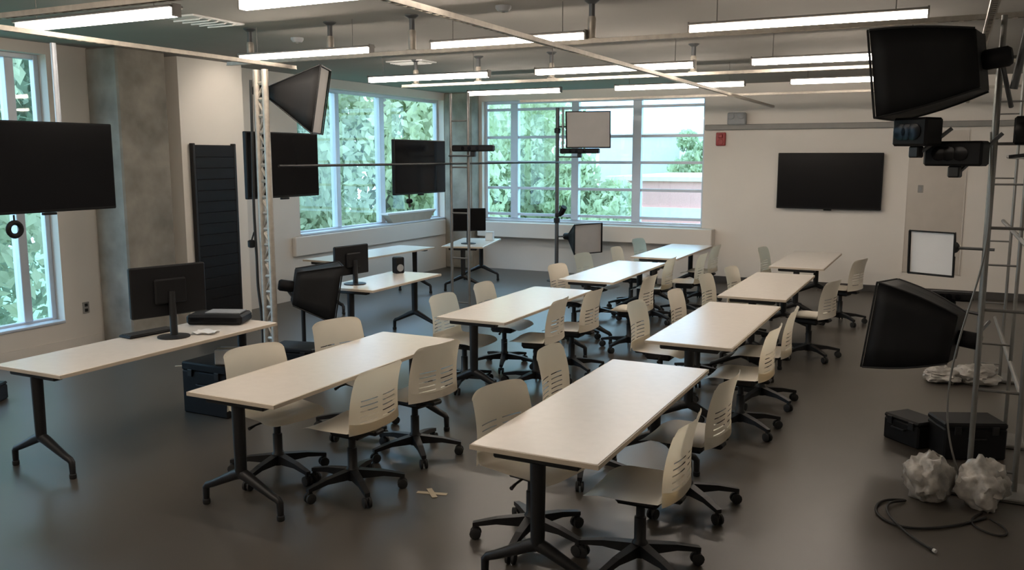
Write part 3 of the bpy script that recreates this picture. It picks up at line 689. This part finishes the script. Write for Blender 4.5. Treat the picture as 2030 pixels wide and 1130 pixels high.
# ------------------------------------------------------------------ outside
GZ = -4.2
struct('lawn', MB().span(-60, 40, 15.6, 90, GZ - .3, GZ), M_lawn, label='green lawn outside the far windows')
struct('lawn', MB().span(-60, -9.3, -30, 15.6, GZ - .3, GZ), M_lawn, label='green lawn outside the left windows')
def make_tree(label, x, y, h, r, seed, leaf, n=12000):
    rnd = random.Random(seed); t = thing('leafy_tree', label, 'tree', (x, y, GZ), 0, 'trees outside the windows')
    tr = MB().tube([(0, 0, 0), (.1, .05, h * .3), (-.1, .1, h * .6), (.05, 0, h * .85)], [.22, .17, .11, .04], 9)
    tr.build('trunk', M_bark, t, 50)
    cl = []
    for k in range(26):
        a = rnd.random() * 2 * PI; zz = h * (.22 + .75 * rnd.random()); rr = r * (.25 + .75 * rnd.random()) * math.sin(PI * min(1, max(.12, (zz / h - .1) / .95))) ** .5
        cl.append((Vector((rr * math.cos(a), rr * math.sin(a), zz)), r * (.28 + .25 * rnd.random())))
    for k in range(7):
        c = cl[k][0]; zb = max(h * .2, c.z - r * .8)
        MB().tube([(0, 0, zb), c * .5 + Vector((0, 0, zb * .5)), c], [.07, .05, .02], 6).build('branch', M_bark, t, 50)
    V = []; F = []
    for i in range(n):
        c, cr_ = rnd.choice(cl)
        d = Vector((rnd.gauss(0, 1), rnd.gauss(0, 1), rnd.gauss(0, .8))).normalized() * cr_ * rnd.random() ** .4
        p = c + d; s = .10 + .12 * rnd.random()
        e = Euler((rnd.random() * 6, rnd.random() * 6, rnd.random() * 6)).to_matrix()
        k = len(V); V += [p + e @ Vector(q) for q in ((-s, 0, 0), (0, -s * .55, s * .12), (s, 0, 0), (0, s * .55, s * .12))]; F.append((k, k + 1, k + 2, k + 3))
    me = bpy.data.meshes.new('foliage'); me.from_pydata([tuple(v) for v in V], [], F); me.materials.append(leaf)
    o = link('foliage', me, t); o['kind'] = 'stuff'
    return t
tr = [('leafy tree outside the left edge window', -16.5, 7.2, 11, 3.4, 0), ('dark leafy tree outside the left edge window', -20.5, 12.5, 12, 4.2, 2),
      ('leafy tree outside the first pane of the left window band', -17.5, 19.0, 11, 3.6, 0), ('pale leafy tree outside the middle pane of the left window band', -16.2, 23.5, 10.5, 3.4, 1),
      ('deep green tree behind the left window band', -25.0, 27.5, 13, 4.6, 2), ('tall green tree outside the corner windows', -17.5, 30.5, 11.5, 3.8, 1),
      ('green tree outside the narrow far window pane', -18.6, 38.0, 9.6, 3.6, 1), ('pale green tree outside the far window middle pane', -15.8, 32.0, 7.2, 2.6, 1),
      ('low green tree before the brick building', -12.2, 30.0, 6.3, 2.0, 1), ('bluish green tree far beyond the far windows', -24.5, 46.0, 11.5, 4.5, 1), ('small tree beside the lavender building', -13.6, 52.0, 7.6, 1.6, 1)]
for i, (lb, x, y, h, r, k) in enumerate(tr): make_tree(lb, x, y, h, r, 11 + i, M_leaf[k])
def building(name, label, x0, x1, y0, y1, z1, wall, bands, wins, roofm):
    t = thing(name, label, 'building', (0, 0, GZ), 0)
    MB().span(x0, x1, y0, y1, 0, z1 - GZ).build('wall', wall, t)
    for (a, c, mt) in bands: MB().span(x0 - .06, x1 + .06, y0 - .08, y0, a - GZ, c - GZ).build('band', mt, t)
    MB().span(x0 - .15, x1 + .15, y0 - .15, y1 + .15, z1 - GZ, z1 - GZ + .18).build('roof', roofm, t)
    for (a, c, e, g) in wins:
        f = MB().span(a, c, y0 - .04, y0, e - GZ, g - GZ).build('window', M_grey, t); MB().span(a + .06, c - .06, y0 - .05, y0 - .04, e - GZ + .06, g - GZ - .06).build('pane', M_glass, f)
building('brick_building', 'low brick building with pale bands outside the far windows', -13.2, -2.0, 36, 46, 1.15, M_brick, [(-.35, .05, M_cream), (-1.6, -1.2, M_cream)], [(-12.3 + 2 * i, -11.3 + 2 * i, -3.0, -1.8) for i in range(5)], M_cream)
building('lavender_building', 'plain lavender building rising behind the brick one', -20.5, -15.2, 54, 62, 3.45, M_lilac, [], [(-19.5 + 1.6 * i, -18.6 + 1.6 * i, -.6, .8) for i in range(2)], M_lilac)
